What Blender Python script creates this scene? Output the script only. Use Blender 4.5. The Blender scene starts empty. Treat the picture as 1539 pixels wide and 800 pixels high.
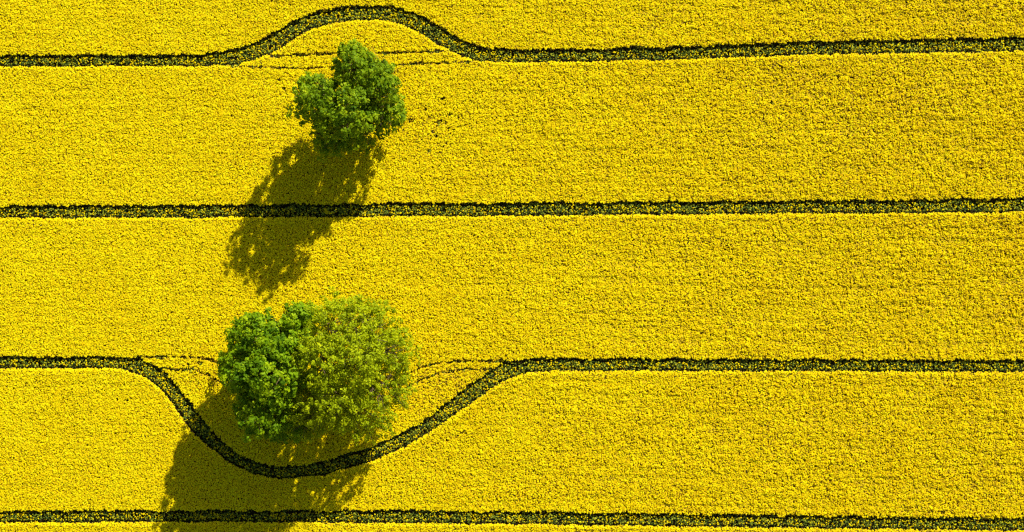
import bpy, math
import numpy as np
from mathutils import Vector

# ------------------------------------------------------------------ camera, sky, sun, exposure
S = 0.107                     # metres per photo pixel on the crop's top surface
TOP = 1.15                    # height of the flowering canopy
NAD = (560.0, 340.0)          # photo pixel straight below the drone
H = 240.0                     # drone height
SUN_EL = math.radians(32.8)
SUN_AZ = math.atan2(0.446, 0.895)      # clockwise from +Y

sc = bpy.context.scene
cam = bpy.data.cameras.new("drone_camera")
cam_o = bpy.data.objects.new("drone_camera", cam)
sc.collection.objects.link(cam_o)
cam_o.location = ((NAD[0] - 769.5) * S, (400 - NAD[1]) * S, H)
cam_o.rotation_euler = (0, 0, 0)
cam.sensor_width = 36.0
cam.lens = 36.0 * (H - TOP) / (1539 * S)
cam.shift_x = (769.5 - NAD[0]) / 1539
cam.shift_y = -(400 - NAD[1]) / 1539
cam.clip_start = 1.0
cam.clip_end = 6000
sc.camera = cam_o

w = bpy.data.worlds.new("World")
sc.world = w
w.use_nodes = True
nt = w.node_tree
bg = nt.nodes["Background"]
sky = nt.nodes.new("ShaderNodeTexSky")
sky.sky_type = 'NISHITA'
sky.sun_disc = False
sky.sun_elevation = SUN_EL
sky.sun_rotation = SUN_AZ
nt.links.new(sky.outputs[0], bg.inputs[0])
bg.inputs[1].default_value = 0.068

sl = bpy.data.lights.new("sun", 'SUN')
sl.energy = 4.6
sl.angle = math.radians(0.5)
sl.color = (1.0, 0.955, 0.88)
so = bpy.data.objects.new("sun", sl)
sc.collection.objects.link(so)
sd = Vector((math.sin(SUN_AZ) * math.cos(SUN_EL), math.cos(SUN_AZ) * math.cos(SUN_EL), math.sin(SUN_EL)))
so.rotation_euler = sd.to_track_quat('Z', 'Y').to_euler()
so.location = (0, 0, 80)

sc.view_settings.view_transform = 'Standard'
sc.view_settings.look = 'None'
sc.view_settings.gamma = 1.0
sc.view_settings.use_curve_mapping = False
sc.view_settings.exposure = 0.71
sc.render.film_transparent = False
cy = sc.cycles
cy.use_denoising = False
cy.max_bounces = 6
cy.diffuse_bounces = 4
cy.glossy_bounces = 1
cy.transmission_bounces = 3
cy.pixel_filter_type = 'BLACKMAN_HARRIS'
cy.filter_width = 1.25

R = np.random.default_rng(7)


def P(u, v, z=TOP):
    """the point at height z that shows at photo pixel (u, v)"""
    k = (H - z) / (H - TOP)
    cx, cyy = (NAD[0] - 769.5) * S, (400 - NAD[1]) * S
    return cx + (np.asarray(u, float) - NAD[0]) * S * k, cyy - (np.asarray(v, float) - NAD[1]) * S * k


# ------------------------------------------------------------------ materials
def mat(name, ramp, rough=0.7, spec=0.2, transl=0.0, tcol=None, noise=None, attr=True):
    """base colour from a per-leaf random value, gently shifted by a large soft noise"""
    m = bpy.data.materials.new(name)
    m.use_nodes = True
    t = m.node_tree
    b = t.nodes["Principled BSDF"]
    cr = t.nodes.new("ShaderNodeValToRGB")
    els = cr.color_ramp.elements
    while len(els) < len(ramp):
        els.new(0.5)
    for e, (p, c) in zip(els, ramp):
        e.position = p
        e.color = (*c, 1)
    if attr:
        a = t.nodes.new("ShaderNodeAttribute")
        a.attribute_name = "rnd"
        src = a.outputs["Fac"]
    if noise:
        g = t.nodes.new("ShaderNodeNewGeometry")
        n = t.nodes.new("ShaderNodeTexNoise")
        n.inputs["Scale"].default_value = noise[0]
        n.inputs["Detail"].default_value = 5
        t.links.new(g.outputs["Position"], n.inputs["Vector"])
        if attr:
            ma = t.nodes.new("ShaderNodeMath")
            ma.operation = 'MULTIPLY_ADD'
            ma.inputs[1].default_value = noise[1]
            t.links.new(n.outputs["Fac"], ma.inputs[0])
            sb = t.nodes.new("ShaderNodeMath")
            sb.operation = 'SUBTRACT'
            sb.inputs[1].default_value = noise[1] * 0.5
            t.links.new(src, sb.inputs[0])
            t.links.new(sb.outputs[0], ma.inputs[2])
            src = ma.outputs[0]
        else:
            src = n.outputs["Fac"]
    t.links.new(src, cr.inputs[0])
    t.links.new(cr.outputs[0], b.inputs["Base Color"])
    b.inputs["Roughness"].default_value = rough
    b.inputs["Specular IOR Level"].default_value = spec
    if transl > 0:
        out = t.nodes["Material Output"]
        tr = t.nodes.new("ShaderNodeBsdfTranslucent")
        mx = t.nodes.new("ShaderNodeMixShader")
        mx.inputs[0].default_value = transl
        if tcol:
            mc = t.nodes.new("ShaderNodeMix")
            mc.data_type = 'RGBA'
            mc.blend_type = 'MULTIPLY'
            mc.inputs[0].default_value = 1.0
            t.links.new(cr.outputs[0], mc.inputs[6])
            mc.inputs[7].default_value = (*tcol, 1)
            t.links.new(mc.outputs[2], tr.inputs[0])
        else:
            t.links.new(cr.outputs[0], tr.inputs[0])
        t.links.new(b.outputs[0], mx.inputs[1])
        t.links.new(tr.outputs[0], mx.inputs[2])
        t.links.new(mx.outputs[0], out.inputs[0])
    return m


M_soil = mat("dark_soil", [(0.3, (0.020, 0.014, 0.008)), (0.7, (0.045, 0.032, 0.018))], 0.95, 0.1, noise=(1.8, 1), attr=False)
M_track = mat("trodden_soil", [(0.3, (0.010, 0.010, 0.004)), (0.7, (0.035, 0.026, 0.010))], 1.0, 0.0, noise=(3.0, 1), attr=False)
M_flower = mat("rapeseed_blossom", [(0.0, (0.72, 0.49, 0.002)), (0.5, (0.86, 0.68, 0.002)), (1.0, (0.90, 0.81, 0.005))],
               0.8, 0.04, 0.35, noise=(0.12, 0.5))
M_stalk = mat("rapeseed_stalk_leaves", [(0.0, (0.30, 0.20, 0.006)), (0.35, (0.62, 0.41, 0.004)), (1.0, (0.82, 0.58, 0.006))], 0.7, 0.15, 0.2)
M_bluegreen = mat("rapeseed_lower_leaf", [(0.0, (0.035, 0.07, 0.008)), (0.5, (0.15, 0.19, 0.010)), (1.0, (0.52, 0.50, 0.02))], 0.65, 0.12, 0.15)
M_far = mat("rapeseed_canopy_beyond", [(0.38, (0.30, 0.22, 0.002)), (0.62, (0.74, 0.56, 0.004))], 0.85, 0.05, noise=(2.5, 1), attr=False)
M_bark = mat("bark", [(0.35, (0.07, 0.048, 0.022)), (0.7, (0.22, 0.16, 0.08))], 0.9, 0.1, noise=(4.0, 1), attr=False)
M_leafA = mat("deep_green_leaf", [(0.0, (0.04, 0.10, 0.002)), (0.5, (0.17, 0.28, 0.003)), (1.0, (0.38, 0.47, 0.005))],
              0.6, 0.08, 0.35, (1.5, 1.3, 0.4), noise=(0.35, 0.9))
M_leafB = mat("bright_green_leaf", [(0.0, (0.035, 0.10, 0.001)), (0.5, (0.165, 0.29, 0.002)), (1.0, (0.37, 0.48, 0.003))],
              0.6, 0.08, 0.35, (1.5, 1.3, 0.4), noise=(0.35, 0.9))
M_leafC = mat("olive_young_leaf", [(0.0, (0.12, 0.17, 0.001)), (0.5, (0.31, 0.39, 0.002)), (1.0, (0.50, 0.56, 0.003))],
              0.6, 0.08, 0.35, (1.4, 1.2, 0.4), noise=(0.3, 0.4))


# ------------------------------------------------------------------ mesh helpers
def mesh_from(name, verts, faces, mats, midx=None, rnd=None, parent=None, loc=(0, 0, 0), smooth=False):
    """verts (n,3), faces (m,k) all of one size"""
    me = bpy.data.meshes.new(name)
    verts = np.ascontiguousarray(verts, dtype=np.float32)
    faces = np.ascontiguousarray(faces, dtype=np.int32)
    k = faces.shape[1]
    me.vertices.add(len(verts))
    me.vertices.foreach_set("co", verts.ravel())
    me.loops.add(faces.size)
    me.loops.foreach_set("vertex_index", faces.ravel())
    me.polygons.add(len(faces))
    me.polygons.foreach_set("loop_start", np.arange(0, faces.size, k, dtype=np.int32))
    for m in mats:
        me.materials.append(m)
    if midx is not None:
        me.polygons.foreach_set("material_index", np.asarray(midx, dtype=np.int32))
    if rnd is not None:
        a = me.attributes.new("rnd", 'FLOAT', 'FACE')
        a.data.foreach_set("value", np.asarray(rnd, dtype=np.float32))
    me.update(calc_edges=True)
    if smooth:
        me.polygons.foreach_set("use_smooth", np.ones(len(faces), dtype=bool))
    o = bpy.data.objects.new(name, me)
    o.location = loc
    if parent:
        o.parent = parent
    sc.collection.objects.link(o)
    return o


def vnoise(x, y, scale, seed):
    """smooth value noise, 0..1"""
    r = np.random.default_rng(seed)
    g = r.random((256, 256))
    fx, fy = x / scale + 400, y / scale + 400
    ix, iy = np.floor(fx).astype(int), np.floor(fy).astype(int)
    tx, ty = fx - ix, fy - iy
    tx, ty = tx * tx * (3 - 2 * tx), ty * ty * (3 - 2 * ty)
    a, b = g[ix % 256, iy % 256], g[(ix + 1) % 256, iy % 256]
    c, d = g[ix % 256, (iy + 1) % 256], g[(ix + 1) % 256, (iy + 1) % 256]
    return (a * (1 - tx) + b * tx) * (1 - ty) + (c * (1 - tx) + d * tx) * ty


def fans(x, y, z, rad, droop, n=6, tilt=None):
    """ragged little domes: a raised centre and n uneven rim points"""
    N = len(x)
    ang = (np.arange(n)[None] + R.uniform(-0.35, 0.35, (N, n))) * (2 * np.pi / n) + R.uniform(0, 6.28, (N, 1))
    rr = rad[:, None] * R.uniform(0.55, 1.2, (N, n))
    v = np.empty((N, n + 1, 3))
    v[:, 0, 0] = x
    v[:, 0, 1] = y
    v[:, 0, 2] = z
    v[:, 1:, 0] = x[:, None] + rr * np.cos(ang)
    v[:, 1:, 1] = y[:, None] + rr * np.sin(ang)
    v[:, 1:, 2] = z[:, None] - droop[:, None] * R.uniform(0.1, 1.3, (N, n))
    if tilt is not None:
        v[:, 1:, 2] += (rr * np.sin(ang)) * tilt[:, None]
    i = np.arange(n)
    f = np.stack([np.zeros(n, int), i + 1, (i + 1) % n + 1], 1)
    F = (np.arange(N) * (n + 1))[:, None, None] + f[None]
    return v.reshape(-1, 3), F.reshape(-1, 3)


# ------------------------------------------------------------------ the wheel tracks, traced in photo pixels
def smoothpath(pts):
    pts = np.array(pts, float)
    xs = np.arange(-700, 2300, 4.0)
    ys = np.interp(xs, pts[:, 0], pts[:, 1])
    s0 = (pts[1, 1] - pts[0, 1]) / (pts[1, 0] - pts[0, 0])
    s1 = (pts[-1, 1] - pts[-2, 1]) / (pts[-1, 0] - pts[-2, 0])
    ys = np.where(xs < pts[0, 0], pts[0, 1] + (xs - pts[0, 0]) * s0, ys)
    ys = np.where(xs > pts[-1, 0], pts[-1, 1] + (xs - pts[-1, 0]) * s1, ys)
    k = np.exp(-0.5 * (np.arange(-6, 7) / 2.2) ** 2)
    k /= k.sum()
    ys2 = np.convolve(ys, k, 'same')
    ys2[:8], ys2[-8:] = ys[:8], ys[-8:]
    return xs, ys2


L1u = [(0, 84), (200, 85), (300, 84), (349, 78), (381, 67), (407, 54), (436, 36), (482, 17), (527, 11), (576, 10), (609, 16), (641, 31),
       (674, 50), (706, 68), (739, 75), (800, 77), (1000, 73), (1239, 64), (1539, 58)]
L1l = [(0, 98), (200, 98), (300, 98), (352, 97), (384, 87), (414, 76), (430, 65), (456, 48), (482, 37), (508, 31), (544, 28), (576, 29), (602, 35),
       (631, 47), (657, 65), (690, 80), (713, 89), (755, 92), (800, 92), (1000, 88), (1239, 80), (1539, 75)]
L2u = [(0, 311), (300, 311), (770, 307), (1100, 305), (1300, 303), (1539, 300)]
L2l = [(0, 326), (300, 326), (770, 323), (1100, 320), (1300, 319), (1539, 317)]
L3u = [(0, 538), (100, 539), (170, 539), (208, 540), (232, 551), (246, 559), (256, 572), (270, 590), (286, 608), (297, 624), (313, 647), (333, 669),
       (361, 688), (390, 699), (422, 704), (462, 702), (486, 696), (522, 685), (559, 675), (599, 657), (635, 637), (676, 605),
       (712, 576), (736, 560), (760, 545), (800, 541), (1100, 542), (1539, 544)]
L3l = [(0, 552), (100, 552), (180, 553), (208, 560), (226, 570), (242, 584), (258, 602), (268, 618), (277, 633), (297, 655), (321, 677),
       (349, 697), (373, 709), (406, 717), (438, 719), (478, 714), (510, 706), (551, 695), (583, 683), (623, 663), (655, 641),
       (696, 613), (728, 590), (756, 571), (790, 559), (830, 556), (1100, 556), (1539, 558)]
L4u = [(0, 770), (300, 770), (600, 770), (800, 772), (1539, 782)]
L4l = [(0, 784), (400, 784), (800, 787), (1539, 797)]
L0u = [(0, -137), (1539, -178)]
L0l = [(0, -123), (1539, -163)]
L5u = [(0, 996), (1539, 1016)]
L5l = [(0, 1010), (1539, 1031)]
TRACKS = [(smoothpath(a), smoothpath(b)) for a, b in ((L0u, L0l), (L1u, L1l), (L2u, L2l), (L3u, L3l), (L4u, L4l), (L5u, L5l))]
# faint older wheel lines that run straight on past the trees (pixels, half width)
OLD = [([(405, 85), (423, 84), (508, 80), (580, 80), (641, 78), (680, 76)], 1.8),
       ([(340, 99), (443, 103), (505, 101), (586, 98), (625, 96), (712, 93)], 1.7),
       ([(205, 536), (260, 537), (300, 538), (335, 546)], 2.4),
       ([(240, 552), (260, 556), (293, 556), (313, 566), (335, 575)], 2.4),
       ([(605, 566), (632, 553), (660, 545), (700, 543), (762, 543)], 2.3),
       ([(612, 582), (635, 570), (663, 560), (704, 555), (742, 556)], 2.0)]
HOLES = [(666, 148, 2.2), (660, 182, 2.6), (676, 173, 2), (690, 177, 2.2), (655, 205, 2), (645, 226, 2.4), (617, 181, 3), (657, 186, 2.5),
         (670, 186, 2), (650, 197, 2), (1290, 178, 1.8), (420, 120, 2), (427, 133, 2.2),
         (1393, 126, 1.2), (672, 662, 2), (176, 600, 1.8), (190, 602, 1.6), (1150, 640, 1.6),
         (1160, 155, 1.8), (940, 225, 1.6), (1005, 300, 1.6), (640, 165, 1.8), (300, 545, 2.6), (312, 562, 2.6), (283, 548, 1.8)]


def uv_of(x, y):
    """ground point -> photo pixel on the canopy"""
    return x / S + 769.5, 400 - y / S


def fields(u, v):
    """signed distances (pixels): inside a track band, to the nearest rut, below a band's lower edge"""
    rut_u = np.full(len(u), 1e3)
    rut_l = np.full(len(u), 1e3)
    band = np.zeros(len(u), bool)
    below = np.full(len(u), 1e3)
    above = np.full(len(u), 1e3)
    for (xs, yu), (_, yl) in TRACKS:
        wob = (vnoise(u, v * 0, 26, 41) - 0.5) * 2.4 + (vnoise(u, v * 0, 9, 42) - 0.5) * 1.4
        a, b = np.interp(u, xs, yu) + wob, np.interp(u, xs, yl) + wob * 0.5 + (vnoise(u, v * 0, 18, 43) - 0.5) * 1.6
        ca = 1 / np.sqrt(1 + np.interp(u, xs, np.gradient(yu, xs)) ** 2)
        cb = 1 / np.sqrt(1 + np.interp(u, xs, np.gradient(yl, xs)) ** 2)
        du, dl = (v - a) * ca, (v - b) * cb
        rut_u = np.where(np.abs(du) < np.abs(rut_u), du, rut_u)
        rut_l = np.where(np.abs(dl) < np.abs(rut_l), dl, rut_l)
        band |= (du > 0) & (dl < 0)
        below = np.where((dl > 0) & (dl < below), dl, below)
        above = np.where((du < 0) & (-du < above), -du, above)
    return rut_u, rut_l, band, below, above


# ------------------------------------------------------------------ ground and trodden tracks
def tag(o, label=None, cat=None, group=None, kind=None):
    if label: o["label"] = label
    if cat: o["category"] = cat
    if group: o["group"] = group
    if kind: o["kind"] = kind
    return o


G = 3000.0
g = np.array([(-G, -G, 0), (G, -G, 0), (G, G, 0), (-G, G, 0)], float)
tag(mesh_from("ground", g, np.array([[0, 1, 2, 3]]), [M_soil]), kind="structure")

track_labels = [None, "tramline that bulges up around the small tree near the top edge",
                "straight tramline crossing between the small tree and the large trees",
                "tramline that swings down around the two large trees",
                "straight tramline along the bottom edge", None]
for i, ((xs, yu), (_, yl)) in enumerate(TRACKS):
    x0, y0 = (xs - 769.5) * S, (400 - yu + 4) * S
    x1, y1 = (xs - 769.5) * S, (400 - yl - 4) * S
    n = len(xs)
    V = np.concatenate([np.stack([x0, y0, np.full(n, 0.004)], 1), np.stack([x1, y1, np.full(n, 0.004)], 1)])
    k = np.arange(n - 1)
    o = mesh_from("dirt_track", V, np.stack([k, k + n, k + n + 1, k + 1], 1), [M_track])
    tag(o, track_labels[i], kind="structure")

# ------------------------------------------------------------------ the flowering crop
X0, X1, Y0, Y1 = -100.0, 100.0, -60.0, 60.0
SP = 0.212
gx, gy = np.meshgrid(np.arange(X0, X1, SP), np.arange(Y0, Y1, SP))
x = gx.ravel() + R.uniform(-0.5, 0.5, gx.size) * SP
y = gy.ravel() + R.uniform(-0.5, 0.5, gx.size) * SP
u, v = uv_of(x, y)
ru, rl, band, below, above = fields(u, v)
edge = (vnoise(x, y, 0.5, 1) - 0.5) * 4.6
keep = (~band) & (above > 2.6 + edge) & (below > 2.0 + edge * 0.5)
def worn(x, y, u, v, grow=1.0):
    """old faint wheel lines and small bare spots"""
    bad = np.zeros(len(u), bool)
    brk = (vnoise(x, y, 1.5, 5) * 0.6 + vnoise(x, y, 0.45, 6) * 0.8) * 1.6 - 0.45
    for pts, hw in OLD:
        pp = np.array(pts, float)
        d = np.abs(v - np.interp(u, pp[:, 0], pp[:, 1]))
        bad |= (u > pp[0, 0]) & (u < pp[-1, 0]) & (d < (hw + 0.6) * (0.1 + brk) * grow)
    q = 0.7 + 0.6 * vnoise(x, y, 0.4, 9)
    for hx, hy, hr in HOLES:
        bad |= ((u - hx) ** 2 + (v - hy) ** 2) < (hr * 1.35 * q * min(1.0, grow + 0.25)) ** 2
    return bad


keep &= ~worn(x, y, u, v)
# thin patches: more of them towards the right and the top
tr = np.clip((u - 250) / 1300, 0, 1)
thin = -0.03 + 0.21 * tr + 0.14 * (vnoise(x, y, 9, 2) - 0.5) + 0.14 * (vnoise(x, y, 2.2, 3) - 0.5)
thin += (0.10 * tr) * (vnoise(x * 0.035 + 50, y + x * 0.008, 1.1, 15) - 0.45) * 2
thin += (0.16 + 0.2 * tr) * np.clip(vnoise(x * 0.06, y + x * 0.008, 0.42, 14) - 0.62, 0, 1) * 2
for qu, qv, qr in ((650, 590, 55), (690, 565, 45), (270, 565, 40), (310, 575, 35), (540, 88, 60), (660, 185, 40), (1180, 120, 60), (1330, 150, 110), (1420, 30, 50)):
    thin += 0.16 * np.exp(-(((u - qu) / qr) ** 2 + ((v - qv) / (qr * 0.55)) ** 2)) * (0.3 + 1.4 * vnoise(x, y, 1.2, 61))
thin = np.where(below < 9, thin * 0.15, thin)
keep &= R.random(len(x)) > np.clip(thin, 0.0, 0.5)
x, y, u, v, below, above = x[keep], y[keep], u[keep], v[keep], below[keep], above[keep]
N = len(x)
trk = np.clip((u - 250) / 1300, 0, 1)
z = TOP + (0.12 + 0.28 * trk) * (vnoise(x, y, 0.5, 11) - 0.5) + 0.16 * (vnoise(x, y, 2.5, 12) - 0.5) + R.uniform(-0.07, 0.07, N)
row = vnoise(x * 0.06, y + x * 0.008, 0.42, 14)
row2 = vnoise(x * 0.035 + 50, y + x * 0.008, 1.1, 15)
z += (0.12 + 0.14 * trk) * (row - 0.5) + (0.05 + 0.10 * trk) * (row2 - 0.5)
z -= np.where(below < 3.5, 0.12, 0)
tilt = np.where(below < 6, -0.35, 0.0) + R.normal(0, 0.13, N) + 0.02
rad = R.uniform(0.12, 0.21, N)
Vf, Ff = fans(x, y, z, rad, 0.065 + 0.05 * trk, tilt=tilt)
rf = np.repeat(np.clip(R.normal(0.60 - 0.20 * trk, 0.2 + 0.06 * trk, N), 0, 1), 6)
# side shoots and leaves under the flowers
SP2 = 0.27
gx, gy = np.meshgrid(np.arange(X0, X1, SP2), np.arange(Y0, Y1, SP2))
x2 = gx.ravel() + R.uniform(-0.5, 0.5, gx.size) * SP2
y2 = gy.ravel() + R.uniform(-0.5, 0.5, gx.size) * SP2
u2, v2 = uv_of(x2, y2)
_, _, b2, be2, ab2 = fields(u2, v2)
k2 = (~b2) & (ab2 > 3.2) & (be2 > 2.5)
low = worn(x2, y2, u2, v2, 0.9)[k2]
x2, y2 = x2[k2], y2[k2]
low2 = low & (R.random(len(x2)) < 0.82)
x2, y2, low = x2[~low | low2], y2[~low | low2], low[~low | low2]
N2 = len(x2)
V2, F2 = fans(x2, y2, np.where(low, R.uniform(0.55, 0.95, N2), R.uniform(0.84, 1.05, N2)), R.uniform(0.16, 0.26, N2), np.full(N2, 0.16), n=5)
Vall = np.concatenate([Vf, V2])
Fall = np.concatenate([Ff, F2 + len(Vf)])
mi = np.concatenate([np.zeros(len(Ff), int), np.repeat(np.where(low & (R.random(N2) < 0.6), 2, 1), 5)])
rr = np.concatenate([rf, np.repeat(R.random(N2), 5)])
crop = mesh_from("rapeseed_crop", Vall, Fall, [M_flower, M_stalk, M_bluegreen], mi, rr)
tag(crop, "dense bright yellow rapeseed in full bloom filling the whole field", "rapeseed crop", kind="stuff")
print("crop domes", N, N2)

# sparse, shorter, greener plants left standing between the wheel ruts
SP3 = 0.19
xx, yy = [], []
gx, gy = np.meshgrid(np.arange(X0, X1, SP3), np.arange(Y0, Y1, SP3))
gx, gy = gx.ravel(), gy.ravel()
u, v = uv_of(gx, gy)
ru, rl, band, below, above = fields(u, v)
near = (band | (above < 5) | (below < 5))
x = gx[near] + R.uniform(-0.5, 0.5, near.sum()) * SP3
y = gy[near] + R.uniform(-0.5, 0.5, near.sum()) * SP3
u, v = uv_of(x, y)
ru, rl, band, below, above = fields(u, v)
nz = vnoise(x, y, 0.6, 21)
nz2 = vnoise(x, y, 1.7, 23)
inr = (np.abs(ru) < 1.3 + 2.2 * nz * (0.5 + nz2)) | (np.abs(rl) < 0.6 + 1.9 * nz * (0.4 + nz2))
k = (band & ~inr & (R.random(len(x)) < 0.66)) | (inr & (R.random(len(x)) < 0.34)) | (~band & ~inr & (R.random(len(x)) < 0.2))
x, y, inr = x[k], y[k], inr[k]
N = len(x)
z = np.where(inr, R.uniform(0.12, 0.62, N), R.uniform(0.35, 0.98, N))
Vt, Ft = fans(x, y, z, R.uniform(0.10, 0.20, N), np.full(N, 0.14), n=5)
kind = (R.random(N) < np.where(inr, 0.12, 0.37) + 0.55 * (vnoise(x, y, 0.9, 22) - 0.5)).astype(int)
tl = mesh_from("tramline_regrowth", Vt, Ft, [M_bluegreen, M_flower], np.repeat(kind, 5), np.repeat(R.random(N) * 0.9, 5))
tag(tl, "sparse short green rapeseed plants growing between the wheel ruts", "crop regrowth", kind="stuff")

# the same crop carrying on to the horizon, in strips parted by the tramlines
rows = []
yl_ = [-1500, -1000, -600, -380, -150, 91, 318, 545, 777, 1006, 1240, 1480, 1800, 2300, 3000]
allv, allf = [], []


def slab(xa, xb, ya, yb):
    b0 = len(allv)
    zt = 1.12
    allv.extend([(xa, ya, zt), (xb, ya, zt), (xb, yb, zt), (xa, yb, zt), (xa, ya, 0.1), (xb, ya, 0.1), (xb, yb, 0.1), (xa, yb, 0.1)])
    allf.extend([(b0, b0 + 1, b0 + 2, b0 + 3), (b0, b0 + 4, b0 + 5, b0 + 1), (b0 + 1, b0 + 5, b0 + 6, b0 + 2),
                 (b0 + 2, b0 + 6, b0 + 7, b0 + 3), (b0 + 3, b0 + 7, b0 + 4, b0)])


lat = [(-151, -143 + 15), ]
cen = [[-130 - 1, -170 + 0], [91, 66], [318, 308], [545, 551], [777, 790], [1003, 1023]]
for side in (0, 1):
    prev = None
    for c in cen:
        yc = (400 - c[side]) * S
        if prev is not None:
            xa, xb = ((-2500, X0) if side == 0 else (X1, 2500))
            slab(xa, xb, yc + 1.2, prev - 1.2)
        prev = yc
yb = (400 - cen[-1][0]) * S - 1.2
yt = (400 - cen[0][1]) * S + 1.2
ya = Y0 - 0.0
for i in range(40):
    slab(-2500, 2500, ya - 22.3 - i * 24.5, ya - i * 24.5)
    slab(-2500, 2500, Y1 + i * 24.5, Y1 + 22.3 + i * 24.5)
far = mesh_from("rapeseed_fields_beyond", np.array(allv, float), np.array(allf), [M_far])
far.data.polygons.foreach_set("use_smooth", np.zeros(len(far.data.polygons), dtype=bool))
ft = M_far.node_tree
fn = ft.nodes.new("ShaderNodeTexNoise")
fn.inputs["Scale"].default_value = 2.6
fn.inputs["Detail"].default_value = 4
fg = ft.nodes.new("ShaderNodeNewGeometry")
fb = ft.nodes.new("ShaderNodeBump")
fb.inputs["Strength"].default_value = 1.0
fb.inputs["Distance"].default_value = 0.35
ft.links.new(fg.outputs["Position"], fn.inputs["Vector"])
ft.links.new(fn.outputs["Fac"], fb.inputs["Height"])
ft.links.new(fb.outputs[0], ft.nodes["Principled BSDF"].inputs["Normal"])
tag(far, "yellow rapeseed field carrying on beyond the edges of the photo", "rapeseed field", kind="stuff")


# ------------------------------------------------------------------ trees
def tube(path, radii, n=7):
    path = np.asarray(path, float)
    V, F = [], []
    for i, p in enumerate(path):
        d = path[min(i + 1, len(path) - 1)] - path[max(i - 1, 0)]
        d = d / (np.linalg.norm(d) + 1e-9)
        a = np.cross(d, [0.3, 0.9, 0.1] if abs(d[1]) < 0.9 else [1, 0, 0])
        a /= np.linalg.norm(a)
        b = np.cross(d, a)
        t = np.arange(n) * 2 * np.pi / n
        V.append(p + radii[i] * (np.cos(t)[:, None] * a + np.sin(t)[:, None] * b))
    V = np.concatenate(V)
    for i in range(len(path) - 1):
        for j in range(n):
            F.append((i * n + j, i * n + (j + 1) % n, (i + 1) * n + (j + 1) % n, (i + 1) * n + j))
    return V, F


def bent(a, b, rng, sag=0.12, m=5):
    a, b = np.asarray(a, float), np.asarray(b, float)
    L = np.linalg.norm(b - a)
    t = np.linspace(0, 1, m)[:, None]
    off = rng.normal(0, sag * L * 0.5, 3)
    return a + (b - a) * t + np.sin(t * np.pi) * off + np.concatenate([np.zeros((1, 3)), rng.normal(0, 0.02 * L, (m - 2, 3)), np.zeros((1, 3))])


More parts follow.
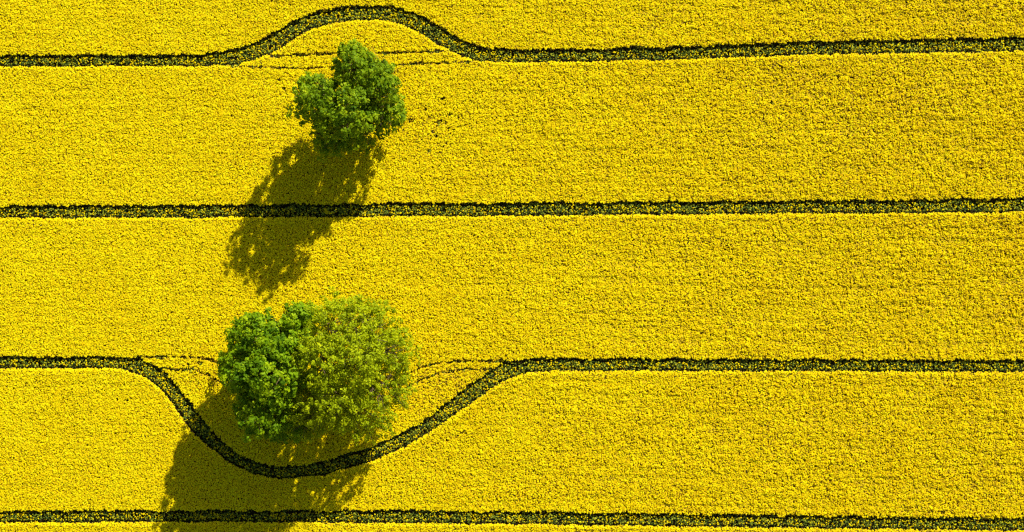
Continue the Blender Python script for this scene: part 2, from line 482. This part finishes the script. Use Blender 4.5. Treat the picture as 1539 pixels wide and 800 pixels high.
def make_tree(name, label, cat, base_px, lobes, leafmat, seed, tuft_r, dens, leaves, leaf, trunk_r, loose, fill=0.55, group=None, spiky=0.0, gaps=(), knob=0.48, twigs=5):
    """lobes: (u, v, z, radius px, vertical radius m). Everything is placed in metres round the tree's own base."""
    rng = np.random.default_rng(seed)
    bx, by = P(base_px[0], base_px[1], 0.0)
    root = bpy.data.objects.new(name, None)
    root.location = (bx, by, 0)
    sc.collection.objects.link(root)
    tag(root, label, cat, group)
    L = []
    for (lu, lv, lz, lr, lh) in lobes:
        cx, cyy = P(lu, lv, lz)
        L.append((cx - bx, cyy - by, lz, lr * S * (H - lz) / (H - TOP), lh))
    L = np.array(L)
    # trunk and limbs
    TV, TF, off = [], [], 0

    def add(path, ra):
        nonlocal off
        V, F = tube(path, ra)
        TV.append(V)
        TF.extend([tuple(q + off for q in f) for f in F])
        off += len(V)
    top = np.array([L[:, 0].mean() * 0.3, L[:, 1].mean() * 0.3, L[:, 2].max() * 0.42])
    add(bent((0, 0, -0.1), top, rng, 0.04, 7), np.linspace(trunk_r, trunk_r * 0.72, 7) + np.array([trunk_r * 0.5, 0.08, 0, 0, 0, 0, 0]))
    tufts = []
    for (cx, cyy, cz, r, h) in L:
        st = top * rng.uniform(0.75, 1.0)
        c = np.array([cx, cyy, cz])
        lp = bent(st, c, rng, 0.12, 7)
        add(lp, np.linspace(trunk_r * 0.5, trunk_r * 0.18, 7))
        area = 4 * np.pi * r * (r + h) / 2
        n = int(area * dens)
        d = rng.normal(size=(n, 3))
        d /= np.linalg.norm(d, axis=1)[:, None]
        # knobbly surface: the lobe's radius varies with direction
        f = rng.normal(size=(9, 3)) * 2.2
        ph = rng.uniform(0, 6.28, 9)
        kn = np.sin(d @ f.T + ph).mean(1)
        rad = (0.93 + knob * kn) * np.where(rng.random(n) < fill, rng.uniform(0.86, 1.0, n), rng.uniform(0.4, 0.9, n))
        rad += np.where(rng.random(n) < loose, rng.uniform(0, 0.24, n), 0)
        p = d * rad[:, None] * np.array([r, r, h]) + c
        out = d / np.array([r, r, h])
        out /= np.linalg.norm(out, axis=1)[:, None]
        # drop what lies deep inside another lobe
        ok = np.ones(n, bool)
        for q in L:
            if q[0] == cx and q[1] == cyy:
                continue
            e = np.linalg.norm((p - q[:3]) / np.array([q[3], q[3], q[4]]), axis=1)
            ok &= (e > 0.6) | (rng.random(n) < 0.15)
        ok &= p[:, 2] > 2.2
        p, out = p[ok], out[ok]
        tufts.append(np.concatenate([p, out], 1))
        # side branches to some of the tufts
        for j in rng.permutation(len(p))[: int(14 + r * twigs) if twigs else 6]:
            s = lp[rng.integers(3, 7)]
            e = p[j]
            m = s + (e - s) * 0.55 + rng.normal(0, 0.3, 3) + np.array([0, 0, 0.3])
            add(bent(s, m, rng, 0.1, 4), np.linspace(trunk_r * 0.16, 0.07, 4))
            add(bent(m, e, rng, 0.12, 4), np.linspace(0.07, 0.02, 4))
            e2 = m + (e - m) * 0.6 + rng.normal(0, 0.9, 3)
            add(bent(m, e2, rng, 0.12, 4), np.linspace(0.06, 0.02, 4))
    mesh_from("trunk", np.concatenate(TV), np.array(TF), [M_bark], parent=root, smooth=True)
    T = np.concatenate(tufts)
    nT = len(T)
    # leaves
    tr_ = rng.uniform(0.65, 1.25, nT) * tuft_r
    k = leaves
    d = rng.normal(size=(nT, k, 3))
    d /= np.linalg.norm(d, axis=2)[..., None]
    rr_ = rng.random((nT, k)) ** 0.45
    ax = T[:, 3:6] * spiky
    pos = T[:, None, :3] + d * (rr_ * tr_[:, None])[..., None] * np.array([1, 1, 0.75])
    if spiky:
        pos += (T[:, None, 3:6] * rng.uniform(-1.0, 1.0, (nT, k))[..., None]) * tr_[:, None, None] * spiky
    nrm = d * 0.55 + T[:, None, 3:6] * 0.35 + np.array([0, 0, 0.55]) + rng.normal(0, 0.42, (nT, k, 3))
    nrm /= np.linalg.norm(nrm, axis=2)[..., None]
    pos, nrm = pos.reshape(-1, 3), nrm.reshape(-1, 3)
    n = len(pos)
    a = np.cross(nrm, rng.normal(size=(n, 3)))
    a /= np.linalg.norm(a, axis=1)[:, None] + 1e-9
    b = np.cross(nrm, a)
    ln = (rng.uniform(0.7, 1.3, n) * leaf)[:, None]
    wd = ln * rng.uniform(0.32, 0.5, n)[:, None]
    curl = nrm * ln * rng.uniform(-0.05, 0.18, n)[:, None]
    V = np.stack([pos - a * ln * 0.5 - curl, pos - b * wd, pos + a * ln * 0.5 - curl, pos + b * wd], 1).reshape(-1, 3)
    # openings in the foliage: leave out leaves that crowd round these lines of light
    gone = np.zeros(n, bool)
    q = pos + np.array([bx, by, 0])
    sdn = np.array(sd)
    for gu, gv, gr in gaps:
        o3 = np.array([(gu - 769.5) * S, (400 - gv) * S, TOP])
        t3 = (q - o3) @ sdn
        gone |= np.linalg.norm(q - o3 - t3[:, None] * sdn, axis=1) < gr * (0.7 + 0.5 * vnoise(t3, q[:, 0], 1.5, 31))
    tone_keep = ~gone
    V = V.reshape(n, 4, 3)[tone_keep].reshape(-1, 3)
    F = np.arange(len(V)).reshape(-1, 4)
    tone = np.repeat(np.clip(rng.normal(0.5, 0.16, nT), 0, 1), k) + rng.normal(0, 0.13, n)
    mesh_from("crown", V, F, [leafmat], rnd=np.clip(tone, 0, 1)[tone_keep], parent=root)
    print(name, "leaves", n)
    return root


OAK_GAPS = [(426, 672, 0.4), (421, 682, 0.45), (436, 680, 0.4), (443, 674, 0.45), (438, 690, 0.35), (488, 655, 0.5), (484, 668, 0.55),
            (480, 682, 0.5), (528, 668, 0.5), (545, 660, 0.5), (446, 722, 0.35), (443, 735, 0.35), (377, 718, 0.3), (415, 758, 0.35),
            (520, 735, 0.5), (535, 722, 0.5), (510, 745, 0.4), (500, 725, 0.35), (470, 742, 0.35)]

make_tree("maple_tree", "smaller lone deep green tree with lobed crown beside the top tramline", "tree", (532, 172),
          [(533, 101, 14.0, 36, 6.0), (476, 148, 13.5, 34, 8.0), (520, 165, 14.5, 46, 7.5), (562, 108, 12.5, 24, 4.5), (572, 130, 12.0, 32, 6.0),
           (575, 168, 9.5, 31, 5.5), (500, 200, 9.5, 32, 5.5), (538, 196, 7.5, 30, 4.5)],
          M_leafA, 3, 0.6, 0.95, 28, 0.40, 0.42, 0.4,
          gaps=[(486, 262, 0.5), (482, 275, 0.55), (478, 288, 0.5), (524, 262, 0.4), (521, 272, 0.45), (536, 246, 0.4), (532, 258, 0.4), (500, 248, 0.35), (512, 345, 0.5), (505, 300, 0.4), (515, 290, 0.45), (508, 312, 0.4), (540, 280, 0.4), (530, 300, 0.45), (420, 260, 0.35), (380, 380, 0.35), (460, 375, 0.4), (400, 400, 0.3), (470, 350, 0.35), (440, 235, 0.3), (400, 330, 0.35)])

make_tree("maple_tree", "larger bright green tree with tufted crown, left of the olive tree", "tree", (408, 570),
          [(385, 508, 14.0, 42, 7.5), (366, 556, 13.5, 39, 8.5), (408, 560, 16.0, 54, 7.5), (400, 606, 12.5, 50, 8.0), (432, 628, 9.0, 36, 6.0),
           (450, 482, 13.0, 28, 5.0), (430, 520, 14, 42, 6.5)],
          M_leafB, 11, 0.66, 0.9, 30, 0.44, 0.5, 0.2,
          gaps=OAK_GAPS, knob=0.3)

make_tree("oak_tree", "broad olive-green tree with pale limbs showing, right of the bright green tree", "tree", (510, 560),
          [(500, 488, 15.0, 44, 5.5), (550, 490, 12.5, 43, 5.0), (480, 540, 17.5, 52, 5.5), (532, 540, 17.0, 52, 5.5), (582, 530, 11.0, 42, 4.5),
           (576, 576, 10.0, 46, 4.5), (490, 596, 14.5, 52, 6.0), (545, 616, 9.5, 46, 4.5), (465, 628, 10.0, 32, 4.5)],
          M_leafC, 19, 0.6, 0.86, 28, 0.32, 0.5, 0.5, fill=0.5, spiky=0.6, gaps=OAK_GAPS, twigs=2)
